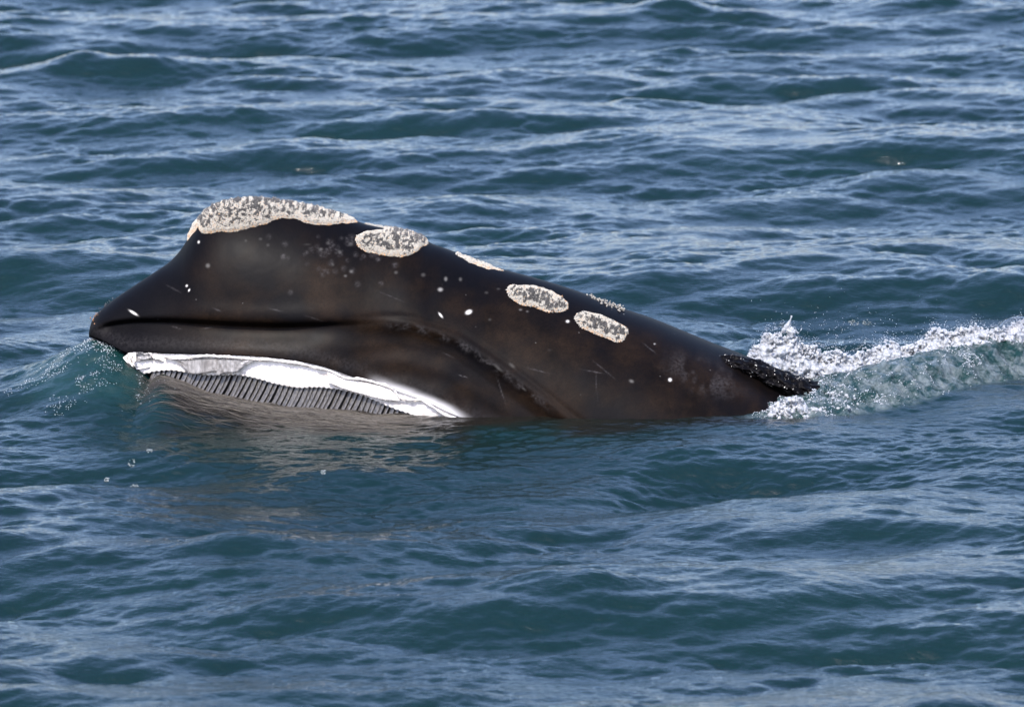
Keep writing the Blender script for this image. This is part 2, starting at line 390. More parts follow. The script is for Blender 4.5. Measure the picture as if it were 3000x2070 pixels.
ms, nt, b = nmat('whale_skin'); L = nt.links
geo = node(nt, 'ShaderNodeNewGeometry')
a1 = node(nt, 'ShaderNodeAttribute', attribute_name='spot'); a2 = node(nt, 'ShaderNodeAttribute', attribute_name='gray')
a3 = node(nt, 'ShaderNodeAttribute', attribute_name='warm'); a4 = node(nt, 'ShaderNodeAttribute', attribute_name='white')
n1 = node(nt, 'ShaderNodeTexNoise', i_Scale=4.0, i_Detail=8.0, i_Roughness=0.7); L.new(geo.outputs['Position'], n1.inputs['Vector'])
n2 = node(nt, 'ShaderNodeTexNoise', i_Scale=60.0, i_Detail=4.0, i_Roughness=0.7); L.new(geo.outputs['Position'], n2.inputs['Vector'])
c1 = ramp(nt, n1.outputs[0], [(0.36, (0.0025, 0.0016, 0.0011)), (0.64, (0.0098, 0.0060, 0.0037))])
c2 = mixc(nt, a3.outputs['Fac'], (0.0020, 0.0018, 0.0022), c1.outputs[0])
n4 = node(nt, 'ShaderNodeTexNoise', i_Scale=190.0, i_Detail=2.0, i_Roughness=0.6); L.new(geo.outputs['Position'], n4.inputs['Vector'])
r4 = ramp(nt, n4.outputs[0], [(0.35, (0.55, 0.55, 0.55)), (0.65, (1.5, 1.45, 1.4))]); c2 = mixc(nt, 1.0, c2, r4.outputs[0], 'MULTIPLY')
r2 = ramp(nt, n2.outputs[0], [(0.35, (0, 0, 0)), (0.7, (1, 1, 1))])
mg = node(nt, 'ShaderNodeMath', operation='MULTIPLY'); L.new(r2.outputs[0], mg.inputs[0]); L.new(a2.outputs['Fac'], mg.inputs[1])
c3 = mixc(nt, mg.outputs[0], c2, (0.07, 0.065, 0.065))
pw = node(nt, 'ShaderNodeMath', operation='POWER'); pw.inputs[1].default_value = 2.2; L.new(a1.outputs['Fac'], pw.inputs[0])
c4 = mixc(nt, pw.outputs[0], c3, (0.6, 0.58, 0.53))
c5 = mixc(nt, a4.outputs['Fac'], c4, (0.55, 0.54, 0.53))
L.new(c5, b.inputs['Base Color'])
b.inputs['Roughness'].default_value = 0.55; b.inputs['IOR'].default_value = 1.36; b.inputs['Specular IOR Level'].default_value = 0.05
b.inputs['Coat Weight'].default_value = 0.07; b.inputs['Coat Roughness'].default_value = 0.36; b.inputs['Coat IOR'].default_value = 1.33
bp = node(nt, 'ShaderNodeBump', i_Strength=0.25, i_Distance=0.004); L.new(n2.outputs[0], bp.inputs['Height'])
L.new(bp.outputs[0], b.inputs['Normal'])
mesh_np('body', RV, F, ms, whale, cols={'spot': full(spot).ravel(), 'gray': full(gray).ravel(), 'warm': full(warm).ravel(), 'white': full(white).ravel()})

# lookup: near-side surface point for a photo pixel
_flat = near[:NR].reshape(-1, 3); _pf = proj(_flat)
NV = np.zeros_like(near[:NR])
du = np.gradient(near[:NR], axis=1); dv = np.gradient(near[:NR], axis=0)
NV = np.cross(dv, du); NV /= np.linalg.norm(NV, axis=-1, keepdims=True) + 1e-12
NV *= np.sign(np.sum(NV * np.array([0, -1, 0.35]), -1, keepdims=True))
def inside(poly, x, y):
    poly = np.array(poly, float); r = np.zeros(x.shape, bool); n = len(poly)
    for k in range(n):
        x1, y1 = poly[k]; x2, y2 = poly[(k + 1) % n]
        c = ((y1 > y) != (y2 > y)) & (x < (x2 - x1) * (y - y1) / (y2 - y1 + 1e-9) + x1)
        r ^= c
    return r
def edge_dist(poly, x, y):
    poly = np.array(poly, float); best = np.full(x.shape, 1e9); n = len(poly)
    for k in range(n):
        a, c = poly[k], poly[(k + 1) % n]; d = c - a
        tt = np.clip(((x - a[0]) * d[0] + (y - a[1]) * d[1]) / (d @ d + 1e-9), 0, 1)
        best = np.minimum(best, np.hypot(x - a[0] - tt * d[0], y - a[1] - tt * d[1]))
    return best

# ------------------------------------------------------------------ callosities
mc, nt, b = nmat('callosity_crust'); L = nt.links
geo = node(nt, 'ShaderNodeNewGeometry')
n1 = node(nt, 'ShaderNodeTexNoise', i_Scale=35.0, i_Detail=5.0, i_Roughness=0.7); L.new(geo.outputs['Position'], n1.inputs['Vector'])
r = ramp(nt, n1.outputs[0], [(0.35, (0.03, 0.03, 0.03)), (0.62, (0.22, 0.20, 0.17))])
L.new(r.outputs[0], b.inputs['Base Color']); b.inputs['Roughness'].default_value = 0.7
bp = node(nt, 'ShaderNodeBump', i_Strength=0.8, i_Distance=0.01); L.new(n1.outputs[0], bp.inputs['Height']); L.new(bp.outputs[0], b.inputs['Normal'])
ml, nt, b = nmat('whale_lice_grain')
a = node(nt, 'ShaderNodeAttribute', attribute_name='tint'); nt.links.new(a.outputs['Color'], b.inputs['Base Color']); b.inputs['Roughness'].default_value = 0.45

OCT_V = np.array([[1, 0, 0], [-1, 0, 0], [0, 1, 0], [0, -1, 0], [0, 0, 1], [0, 0, -1]], float)
OCT_F = np.array([[0, 2, 4], [2, 1, 4], [1, 3, 4], [3, 0, 4], [2, 0, 5], [1, 2, 5], [3, 1, 5], [0, 3, 5]])
def grains(name, C, R, N, col, mat, parent, elong=None, rng=None, smooth=False):
    n = len(C); ax = rng.normal(size=(n, 3)); ax /= np.linalg.norm(ax, axis=1)[:, None]
    u = np.cross(ax, N); u /= np.linalg.norm(u, axis=1)[:, None] + 1e-9; w = np.cross(N, u)
    el = np.ones(n) if elong is None else elong
    B = np.stack([u, w, N * el[:, None]], 1)               # n,3,3
    sc = R[:, None] * rng.uniform(.7, 1.3, (n, 3))
    Vv = np.einsum('vk,nkj->nvj', OCT_V, B * sc[:, :, None]) + C[:, None]
    Ff = OCT_F[None] + (np.arange(n) * 6)[:, None, None]
    return mesh_np(name, Vv.reshape(-1, 3), Ff.reshape(-1, 3), mat, parent, smooth, cols={'tint': np.repeat(col, 6, 0)})

CN1 = Tile(3.0, 512, 0.02, 0.12, 2.5, 51); CN2 = Tile(3.0, 512, 0.008, 0.04, 2.0, 52)
def px_poly(pts, ox, oy, sc): return [(ox + x / sc, oy + y / sc) for x, y in pts]
BON = px_poly([(900, 425), (975, 330), (1000, 370), (1060, 372), (1200, 360), (1300, 345), (1400, 330), (1500, 295), (1560, 270), (1620, 252), (1700, 262), (1760, 285), (1850, 305), (1960, 312), (2060, 300), (2180, 290),
               (2180, 40), (880, 40)], 200, 540, 2.57)
CAL2 = px_poly([(318, 245), (335, 205), (390, 182), (470, 168), (520, 160), (500, 40), (830, 40), (820, 270), (770, 285), (745, 320), (700, 345), (640, 357), (560, 352), (480, 335), (400, 325), (350, 290)], 900, 600, 2.313)
CAL2B = px_poly([(410, 150), (510, 163), (560, 150), (560, 40), (400, 40)], 900, 600, 2.313)
CAL3 = px_poly([(1005, 335), (1060, 372), (1150, 415), (1250, 440), (1340, 448), (1340, 300), (1005, 270)], 900, 600, 2.313)
CAL4 = px_poly([(1345, 575), (1360, 553), (1400, 538), (1470, 537), (1560, 550), (1650, 580), (1730, 620), (1772, 670), (1765, 715), (1720, 733), (1650, 733), (1560, 708), (1470, 680), (1400, 655), (1360, 620)], 900, 600, 2.313)
CAL5 = px_poly([(1800, 760), (1820, 727), (1870, 715), (1950, 728), (2040, 765), (2120, 800), (2180, 845), (2182, 875), (2150, 925), (2090, 932), (2010, 900), (1930, 865), (1860, 840), (1820, 800)], 900, 600, 2.313)
crng = np.random.default_rng(5)
def callosity(name, poly, thick, dens, dark_c, label=None, spiky=1.0):
    base = near[:NR]; pj = proj(base)
    x, y = pj[..., 0], pj[..., 1]
    # wobble the outline
    wx = x + 1.2 * CN1(base[..., 0] * .6, base[..., 2] * .6 + 1); wy = y + 1.2 * CN1(base[..., 0] * .6 + 1, base[..., 2] * .6)
    m = inside(poly, wx, wy) & (curve(LIP, x) > y)
    ed = edge_dist(poly, wx, wy)
    prof = sstep(0, 9, ed) * thick
    h = prof * (1 + 0.15 * CN1(base[..., 0], base[..., 2])) + 0.0022 * CN2(base[..., 0], base[..., 2]) * (ed > 4)
    Q = base + NV * h[..., None] - NV * 0.002
    Q[0] = base[0] + np.array([0, 0, 1]) * (h[0][:, None])
    fm = m[:-1, :-1] & m[1:, :-1] & m[:-1, 1:] & m[1:, 1:]
    F = grid_faces(NR, NCX)[fm.ravel()]
    # far-side cap over the ridge for tops
    verts = Q.reshape(-1, 3); faces = F[:, ::-1]
    top = m[0].any()
    if top:
        far = verts * np.array([1, -1, 1]); faces = np.concatenate([faces, F + len(verts)]); verts = np.concatenate([verts, far])
    used = np.unique(faces); remap = -np.ones(len(verts), int); remap[used] = np.arange(len(used))
    par = mesh_np(name, verts[used], remap[faces], mc, whale)
    if label: par['label'] = label
    # grains by surface area
    A = np.linalg.norm(np.cross(Q[1:, :-1] - Q[:-1, :-1], Q[:-1, 1:] - Q[:-1, :-1]), axis=-1) * fm
    p = A.ravel() / A.sum(); n = int(A.sum() * dens)
    idx = crng.choice(len(p), n, p=p); r_, c_ = idx // (NCX - 1), idx % (NCX - 1)
    fr, fc = crng.random(n), crng.random(n)
    C = (Q[r_, c_] * (1 - fr[:, None]) * (1 - fc[:, None]) + Q[r_ + 1, c_] * fr[:, None] * (1 - fc[:, None]) + Q[r_, c_ + 1] * (1 - fr[:, None]) * fc[:, None] + Q[r_ + 1, c_ + 1] * (fr * fc)[:, None])
    N = NV[r_, c_]; E = ed[r_, c_]
    dk = CN1(C[:, 0] * .8, C[:, 2] * 1.3) * 0.5 + CN2(C[:, 0] * .75, C[:, 2] * 1.0) * 0.7 + crng.normal(0, .45, n)
    zrel = (Q[..., 2].max() - C[:, 2]) / max(1e-3, Q[..., 2][m].max() - Q[..., 2][m].min())
    isdark = dk > (dark_c - .35 + 1.6 * sstep(22, 4, E) + 0.5 * (sstep(0.0, .5, zrel) - .5) * (1 if top else 0))
    col = np.where(isdark[:, None], np.array([[.05, .048, .045]]) * crng.uniform(.6, 1.8, (n, 1)), np.array([[.345, .325, .27]]) * crng.uniform(.75, 1.15, (n, 1)))
    orange = (~isdark) & (crng.random(n) < 0.05)
    col[orange] = np.array([.55, .36, .2]) * crng.uniform(.7, 1.1, (orange.sum(), 1))
    oe = (E < 6) & (crng.random(n) < .3) & (C[:, 2] < np.median(C[:, 2]))
    col[oe] = np.array([.45, .26, .12])
    R = np.where(isdark, crng.uniform(.0022, .0045, n), crng.uniform(.0018, .0034, n))
    C = C + N * (R * .4)[:, None]
    if top:
        nf = n // 3; k = crng.choice(n, nf); k = k[C[k, 1] > -0.2]
        C = np.concatenate([C, C[k] * np.array([1, -1, 1])]); N = np.concatenate([N, N[k] * np.array([1, -1, 1])]); R = np.concatenate([R, R[k]]); col = np.concatenate([col, col[k]]); isdark = np.concatenate([isdark, isdark[k]])
    g = grains('whale_lice', C, R, N, col, ml, par, np.where(isdark, crng.uniform(1, 2.2, len(C)) * spiky, 1.0), crng)
    g['kind'] = 'stuff'
callosity('callosity', BON, 0.016, 85000, 0.65, 'large crusted cream and grey callosity capping the head')
callosity('callosity', CAL2, 0.012, 95000, 0.25, 'round crusted callosity beside the large cap')
callosity('callosity', CAL3, 0.012, 95000, 0.25)
callosity('callosity', CAL4, 0.011, 95000, 0.15, 'oval callosity with dark middle and pale rim')
callosity('callosity', CAL5, 0.011, 95000, 0.15)

# small tufts of crust at the snout tip and behind the ridge
def tuft(pts, n, rad, colr, spread=0.012):
    C = np.concatenate([at(np.full(n, x), np.full(n, y), yy) for x, y, yy in pts]); C += crng.normal(0, 1, C.shape) * np.array([spread, .03, spread * .6])
    N = np.tile([[0., -0.3, .95]], (len(C), 1)); col = np.array([colr]) * crng.uniform(.5, 1.4, (len(C), 1))
    g = grains('crust_tuft', C, crng.uniform(.5, 1, len(C)) * rad, N, col, ml, whale, crng.uniform(1, 2, len(C)), crng); g['kind'] = 'stuff'
tuft([(280, 928, -.02), (276, 936, -.03), (284, 922, 0)], 10, .0055, (.26, .13, .055))
tuft([(x, y - 1, .02) for x, y in ((300, 910), (312, 900), (325, 890), (335, 885))], 10, .006, (.05, .05, .05))
tuft([(x, np.interp(x, [1730, 1820], [876, 908]), .02) for x in np.arange(1730, 1822, 9)], 26, .008, (.28, .26, .22), .014)

# ------------------------------------------------------------------ gum and baleen
mg_, nt, b = nmat('white_gum'); L = nt.links
geo = node(nt, 'ShaderNodeNewGeometry')
mp = node(nt, 'ShaderNodeMapping'); mp.inputs['Scale'].default_value = (0.35, 1, 1.6); L.new(geo.outputs['Position'], mp.inputs[0])
n1 = node(nt, 'ShaderNodeTexNoise', i_Scale=14.0, i_Detail=5.0, i_Roughness=0.6); L.new(mp.outputs[0], n1.inputs['Vector'])
r = ramp(nt, n1.outputs[0], [(0.32, (0.48, 0.44, 0.39)), (0.56, (0.84, 0.80, 0.74))]); L.new(r.outputs[0], b.inputs['Base Color'])
b.inputs['Roughness'].default_value = 0.4; b.inputs['Coat Weight'].default_value = 0.3; b.inputs['Coat Roughness'].default_value = 0.2
bp = node(nt, 'ShaderNodeBump', i_Strength=0.3, i_Distance=0.004); L.new(n1.outputs[0], bp.inputs['Height']); L.new(bp.outputs[0], b.inputs['Normal'])
mgf, nt, b = nmat('grey_gum_skin'); L = nt.links
geo = node(nt, 'ShaderNodeNewGeometry')
mp = node(nt, 'ShaderNodeMapping'); mp.inputs['Scale'].default_value = (1.0, 1, 0.15); L.new(geo.outputs['Position'], mp.inputs[0])
n1 = node(nt, 'ShaderNodeTexNoise', i_Scale=70.0, i_Detail=4.0, i_Roughness=0.6); L.new(mp.outputs[0], n1.inputs['Vector'])
n2 = node(nt, 'ShaderNodeTexNoise', i_Scale=9.0, i_Detail=4.0); L.new(geo.outputs['Position'], n2.inputs['Vector'])
r = ramp(nt, n1.outputs[0], [(0.3, (0.19, 0.185, 0.18)), (0.7, (0.34, 0.33, 0.32))]); r2 = ramp(nt, n2.outputs[0], [(0.35, (0.6, 0.58, 0.56)), (0.65, (1, 1, 1))])
L.new(mixc(nt, 1.0, r.outputs[0], r2.outputs[0], 'MULTIPLY'), b.inputs['Base Color'])
b.inputs['Roughness'].default_value = 0.4; b.inputs['Coat Weight'].default_value = 0.3
bp = node(nt, 'ShaderNodeBump', i_Strength=0.5, i_Distance=0.004); L.new(n1.outputs[0], bp.inputs['Height']); L.new(bp.outputs[0], b.inputs['Normal'])

def lip_y(px): return np.interp(px, pxn, lipY)
GUMTOP = LIP
GUMBOT = [(372, 1066), (400, 1083), (425, 1089), (450, 1084), (500, 1080), (560, 1088), (620, 1094), (700, 1094), (760, 1106), (800, 1118), (870, 1131), (930, 1130), (1000, 1137),
          (1080, 1160), (1150, 1190), (1215, 1212), (1300, 1240), (1420, 1262)]
def strip(name, x0, x1, topf, botf, yoff, mat, n=200, m=14, bulge=0.0, parent=None, thick=0.008, wob=0.0):
    px = np.linspace(x0, x1, n); v = np.linspace(0, 1, m)[:, None]
    tp = topf(px); bt = botf(px)
    py = tp + (bt - tp) * v
    yo = yoff(px, v) if callable(yoff) else yoff
    Yv = lip_y(px)[None] + yo - bulge * np.sin(np.pi * v) + wob * SKIN(px[None] / 90, v * .25 + 0 * px)
    Pf = at(np.broadcast_to(px, Yv.shape), py, Yv).reshape(m, n, 3)
    Pb = Pf + np.array([0, thick, 0])
    Vv = np.concatenate([Pf.reshape(-1, 3), Pb.reshape(-1, 3)])
    g = grid_faces(m, n); k = m * n
    fs = [g, g[:, ::-1] + k]
    a = np.arange(n - 1)
    for row in (0, m - 1): fs.append(np.stack([row * n + a, row * n + a + 1, k + row * n + a + 1, k + row * n + a], -1))
    a = np.arange(m - 1) * n
    for c in (0, n - 1): fs.append(np.stack([a + c, a + c + n, k + a + c + n, k + a + c], -1))
    return mesh_np(name, Vv, np.concatenate(fs), mat, parent or whale)
gum = strip('gum', 374, 1375, lambda x: curve(GUMTOP, x) - 6, lambda x: curve(GUMBOT, x) + 5 + 1.5 * np.sin(x / 2.3), lambda x, v: 0.012 + 0.016 * v, mg_, n=420, m=18, wob=.002)
# rolled ridge of gum along the lip
def tube(name, pts, rad, mat, parent, nseg=10, up=(0, 0, 1), flat=1.0):
    pts = np.array(pts); n = len(pts); rad = np.broadcast_to(rad, n)
    tg = np.gradient(pts, axis=0); tg /= np.linalg.norm(tg, axis=1)[:, None]
    a = np.cross(tg, np.array(up, float)); a /= np.linalg.norm(a, axis=1)[:, None]; c = np.cross(a, tg)
    ph = np.linspace(0, 2 * np.pi, nseg, endpoint=False)
    Vv = pts[:, None] + rad[:, None, None] * (np.cos(ph)[None, :, None] * a[:, None] + flat * np.sin(ph)[None, :, None] * c[:, None])
    k = np.arange(n - 1)[:, None] * nseg; j = np.arange(nseg)[None]; j2 = (j + 1) % nseg
    Ff = np.stack([k + j, k + j2, k + nseg + j2, k + nseg + j], -1).reshape(-1, 4)
    return mesh_np(name, Vv.reshape(-1, 3), Ff, mat, parent)
RIDGE = [(480, 1046), (540, 1050), (575, 1047), (640, 1045), (700, 1047), (780, 1052), (860, 1062), (930, 1076), (968, 1086), (1010, 1107), (1050, 1112), (1100, 1122), (1150, 1140), (1172, 1165),
         (1190, 1170), (1230, 1170), (1260, 1184), (1300, 1210), (1340, 1226), (1400, 1252)]
px = np.linspace(482, 1396, 330); py = curve(RIDGE, px) + 1.5 * SKIN(px / 900, 0 * px)
mgr = mg_.copy(); mgr.name = 'rolled_gum_edge'
for nd in mgr.node_tree.nodes:
    if nd.type == 'VALTORGB':
        nd.color_ramp.elements[0].color = (.20, .18, .165, 1); nd.color_ramp.elements[1].color = (.60, .575, .54, 1)
    if nd.type == 'TEX_NOISE': nd.inputs['Scale'].default_value = 34
rr = 0.0095 * (1 + 0.16 * SKIN(px / 300, 0 * px + 1)) * (1 + .12 * SKIN(px / 60, 0 * px))
tube('gum_ridge', at(px, py, lip_y(px) - 0.004), rr, mgr, whale, flat=0.9)
# grey peeled sheets over the gum
strip('gum_flap', 505, 640, lambda x: curve(RIDGE, x) + 4, lambda x: 1056 + 36 * sstep(503, 562, x) + 4 * np.sin((x - 548) / 18), -0.004, mgf, 60, 10, wob=.002)
strip('gum_flap', 636, 745, lambda x: curve(RIDGE, x) + 6, lambda x: 1097 - 44 * ((x - 636) / 109) ** 2.2 + 3 * np.sin(x / 9), -0.010, mgf, 60, 10, wob=.003)
strip('gum_flap', 960, 1170, lambda x: curve(RIDGE, x) + 3, lambda x: np.interp(x, [960, 1010, 1080, 1130, 1170], [1120, 1140, 1160, 1172, 1174]), -0.002, bpy.data.materials['white_gum'], 80, 10, wob=.002)['label'] = 'thin pale sheet hanging over the rear gum'
# crumpled torn front end
def sheet(name, quad, mat, Y, n=14, crumple=0.012, seed=0):
    q = np.array(quad, float); u = np.linspace(0, 1, n)
    U, Vv = np.meshgrid(u, u)
    p = (q[0] * ((1-U)*(1-Vv))[..., None] + q[1] * (U*(1-Vv))[..., None] + q[2] * (U*Vv)[..., None] + q[3] * ((1-U)*Vv)[..., None])
    yy = Y + crumple * SKIN(U * .35 + seed, Vv * .35 + seed * 2)
    A = at(p[..., 0], p[..., 1], yy); B = A + np.array([0, .006, 0])
    g = grid_faces(n, n); k = n * n; a = np.arange(n - 1)
    fs = [g, g[:, ::-1] + k]
    for row in (0, n - 1): fs.append(np.stack([row*n + a, row*n + a + 1, k + row*n + a + 1, k + row*n + a], -1))
    for c in (0, n - 1): fs.append(np.stack([a*n + c, a*n + c + n, k + a*n + c + n, k + a*n + c], -1))
    return mesh_np(name, np.concatenate([A, B]), np.concatenate(fs), mat, whale)
y0 = lip_y(410) - 0.01
sheet('gum_flap', [(375, 1034), (398, 1032), (397, 1076), (386, 1066)], mg_, y0 - .012, seed=.3)
sheet('gum_flap', [(360, 1048), (376, 1034), (392, 1076), (372, 1062)], mg_, y0 - .002, seed=.9)
sheet('gum_flap', [(398, 1032), (440, 1030), (452, 1052), (400, 1058)], mgf, y0 - .008, seed=1.3)
sheet('gum_flap', [(434, 1032), (482, 1040), (478, 1062), (448, 1048)], mg_, y0 - .016, seed=2.3)
sheet('gum_flap', [(392, 1062), (440, 1052), (470, 1070), (400, 1082)], mg_, y0 + .004, seed=2.9, crumple=.004)

mb_, nt, b = nmat('baleen_plate'); L = nt.links
geo = node(nt, 'ShaderNodeNewGeometry')
mp = node(nt, 'ShaderNodeMapping'); mp.inputs['Scale'].default_value = (1, 1, .3); mp.inputs['Rotation'].default_value = (0, .6, 0); L.new(geo.outputs['Position'], mp.inputs[0])
n1 = node(nt, 'ShaderNodeTexNoise', i_Scale=120.0, i_Detail=3.0); L.new(mp.outputs[0], n1.inputs['Vector'])
r = ramp(nt, n1.outputs[0], [(0.3, (0.020, 0.018, 0.016)), (0.7, (0.095, 0.088, 0.079))]); L.new(r.outputs[0], b.inputs['Base Color'])
b.inputs['Roughness'].default_value = 0.35; b.inputs['Coat Weight'].default_value = 0.25; b.inputs['Coat Roughness'].default_value = 0.12
BTOP = [(440, 1082), (470, 1080), (520, 1086), (600, 1094), (640, 1092), (665, 1092), (700, 1096), (760, 1106), (800, 1118), (850, 1126), (900, 1133), (940, 1130), (1000, 1136), (1060, 1152), (1100, 1168), (1150, 1186), (1200, 1206), (1250, 1226)]
BBOT = [(400, 1096), (450, 1108), (520, 1132), (580, 1154), (650, 1172), (720, 1188), (800, 1200), (900, 1210), (1000, 1220), (1100, 1232), (1200, 1242), (1260, 1250)]
brng = np.random.default_rng(9)
xt = 452.0; k = 0
while xt < 1215:
    ht = curve(BBOT, xt) - curve(BTOP, xt)
    ty = float(curve(BTOP, xt)) - 3 + brng.uniform(-2, 2)
    run = 0.62 * ht * (0.8 + 0.2 * brng.random())
    by = float(curve(BBOT, xt - run)) + 14
    v = np.linspace(0, 1, 9)
    cx = xt - run * (v ** 1.15) + 2.0 * np.sin(np.pi * v)
    cy = ty + (by - ty) * v
    w0 = 5.9 * (1 + .12 * brng.normal())
    yl = float(lip_y(xt))
    rows = []
    for q in range(9):
        # outer edge faces the camera; blade runs inward and toward the rear
        yo = yl + 0.046 - 0.018 * v[q]
        tilt = 0.012
        A = at(cx[q] - w0, cy[q], yo + tilt)[0]; Bm = at(cx[q] + w0 * .2, cy[q] - .5, yo + .003)[0]; Cc = at(cx[q] + w0 * 1.05, cy[q], yo)[0]; Dd = at(cx[q] + w0 * 0.7, cy[q], yo + 0.07)[0]
        rows.append([A, Bm, Cc, Dd])
    R_ = np.array(rows).reshape(-1, 3)
    Ff = []
    for q in range(8):
        for j in range(4):
            Ff.append([q*4 + j, q*4 + (j+1) % 4, q*4 + 4 + (j+1) % 4, q*4 + 4 + j])
    Ff += [[0, 3, 2, 1], [32, 33, 34, 35]]
    mesh_np('baleen_plate', R_, np.array(Ff), mb_, whale, smooth=False)
    xt += 14.4 * (1 + .08 * brng.normal()) if xt < 1050 else 13.5 * (1 + .1 * brng.normal()); k += 1
# dark backing of the mouth behind the plates
md, nt, b = nmat('mouth_lining'); b.inputs['Base Color'].default_value = (.006, .006, .007, 1); b.inputs['Roughness'].default_value = .5
strip('mouth_lining', 440, 1300, lambda x: curve(BTOP, x) - 6, lambda x: curve(BBOT, x) + 30, 0.085, md, 120, 5)

# ------------------------------------------------------------------ blowhole ridge at the rear of the head
BH = np.array([(2060, 1040, .008), (2120, 1050, .026), (2160, 1060, .040), (2220, 1083, .048), (2290, 1112, .050), (2350, 1134, .056), (2400, 1156, .058), (2460, 1190, .050)])
q = np.linspace(0, 1, 120); bx = 2060 + 400 * q
bpts = at(bx, curve(BH[:, :2], bx) + 4, -0.12 - 0.09 * q); brad = 1.12 * curve(BH[:, [0, 2]], bx)
nseg = 48; ph = np.linspace(0, 2 * np.pi, nseg, endpoint=False)
tg = np.gradient(bpts, axis=0); tg /= np.linalg.norm(tg, axis=1)[:, None]
aa = np.cross(tg, [0, 0, 1.]); aa /= np.linalg.norm(aa, axis=1)[:, None]; cc = np.cross(aa, tg)
Nn = np.cos(ph)[None, :, None] * aa[:, None] * 1.0 + np.sin(ph)[None, :, None] * cc[:, None]
U_ = np.repeat(bx[:, None] / 330, nseg, 1); V_ = np.repeat(ph[None] / 6.0, 120, 0)
lump = 1 + 0.12 * CN1(U_ * .4, V_ * .4) + 0.02 * CN2(U_, V_)
Vb = (bpts[:, None] + brad[:, None, None] * lump[..., None] * Nn * np.array([1, 2.2, 1]))
kk_ = np.arange(119)[:, None] * nseg; jj = np.arange(nseg)[None]; j2 = (jj + 1) % nseg
Fb = np.stack([kk_ + jj, kk_ + j2, kk_ + nseg + j2, kk_ + nseg + jj], -1).reshape(-1, 4)
bh = mesh_np('blowhole_ridge', Vb.reshape(-1, 3), Fb, ms, whale)
bh['label'] = 'crusty speckled fold over the blowholes at the rear of the head'
n = 1500
ii = crng.integers(3, 112, n); jj = crng.integers(0, nseg, n)
C = Vb[ii, jj]; Nq = Nn[ii, jj]; keep = (Nq[:, 1] * -1 + Nq[:, 2] > 0.1) & (CN1(C[:, 0] * 1.3, C[:, 2] * 1.3) > -0.1)
C, Nq = C[keep], Nq[keep]; wh = crng.random(len(C)) < .2
g = grains('whale_lice', C, np.where(wh, crng.uniform(.002, .0045, len(C)), crng.uniform(.002, .004, len(C))), Nq,
           np.where(wh[:, None], np.array([[.6, .57, .5]]), np.array([[.04, .037, .035]]) * crng.uniform(.5, 2, (len(C), 1))), ml, bh, None, crng)
g['kind'] = 'stuff'

# ------------------------------------------------------------------ splashes
mfz, nt, b = nmat('white_froth'); L = nt.links
geo = node(nt, 'ShaderNodeNewGeometry')
n1 = node(nt, 'ShaderNodeTexNoise', i_Scale=75.0, i_Detail=5.0, i_Roughness=.7); L.new(geo.outputs['Position'], n1.inputs['Vector'])
r = ramp(nt, n1.outputs[0], [(0.34, (0.30, 0.33, 0.35)), (0.60, (0.58, 0.59, 0.60))]); L.new(r.outputs[0], b.inputs['Base Color'])
b.inputs['Roughness'].default_value = .3; b.inputs['IOR'].default_value = 1.33; b.inputs['Subsurface Weight'].default_value = .6; b.inputs['Subsurface Radius'].default_value = (.02, .022, .024); b.inputs['Subsurface Scale'].default_value = 1.0; b.inputs['Transmission Weight'].default_value = .45
n2 = node(nt, 'ShaderNodeTexVoronoi', i_Scale=130.0); L.new(geo.outputs['Position'], n2.inputs['Vector'])
bp = node(nt, 'ShaderNodeBump', i_Strength=0.3, i_Distance=0.003); L.new(n2.outputs['Distance'], bp.inputs['Height']); L.new(bp.outputs[0], b.inputs['Normal'])

def ico(sub=1):
    import bmesh
    bm = bmesh.new(); bmesh.ops.create_icosphere(bm, subdivisions=sub, radius=1.0)
    v = np.array([x.co[:] for x in bm.verts]); f = np.array([[y.index for y in x.verts] for x in bm.faces]); bm.free(); return v, f
ICO_V, ICO_F = ico(1)
def blobs_mesh(C, R, rng, stretch=.35):
    n = len(C); V_ = ICO_V[None] * R[:, None, None] * rng.uniform(1 - stretch, 1 + stretch, (n, 1, 3)) + C[:, None]
    return V_.reshape(-1, 3), (ICO_F[None] + (np.arange(n) * len(ICO_V))[:, None, None]).reshape(-1, 3)
def froth(name, C, R, voxel, label, rng, cat='splash', kind=None):
    v, f = blobs_mesh(C, R, rng)
    o = mesh_np(name, v, f, mfz)
    m = o.modifiers.new('remesh', 'REMESH'); m.mode = 'VOXEL'; m.voxel_size = voxel; m.use_smooth_shade = True
    m2 = o.modifiers.new('smooth', 'SMOOTH'); m2.iterations = 3; m2.factor = .5
    dg = bpy.context.evaluated_depsgraph_get(); me = bpy.data.meshes.new_from_object(o.evaluated_get(dg))
    nv = len(me.vertices); co = np.empty(nv * 3, np.float32); no = np.empty(nv * 3, np.float32)
    me.vertices.foreach_get('co', co); me.vertex_normals.foreach_get('vector', no); co = co.reshape(-1, 3); no = no.reshape(-1, 3)
    co += no * (0.0042 * TURB(co[:, 0] * 1.6 + co[:, 1], co[:, 2] * 1.6 + .5 * co[:, 1]))[:, None] 
    me.vertices.foreach_set('co', co.ravel()); me.update()
    o.modifiers.clear(); old = o.data; o.data = me; me.name = name; bpy.data.meshes.remove(old)
    if not me.materials: me.materials.append(mfz)
    tag(o, label, cat, kind=kind); print(name, len(me.polygons)); return o
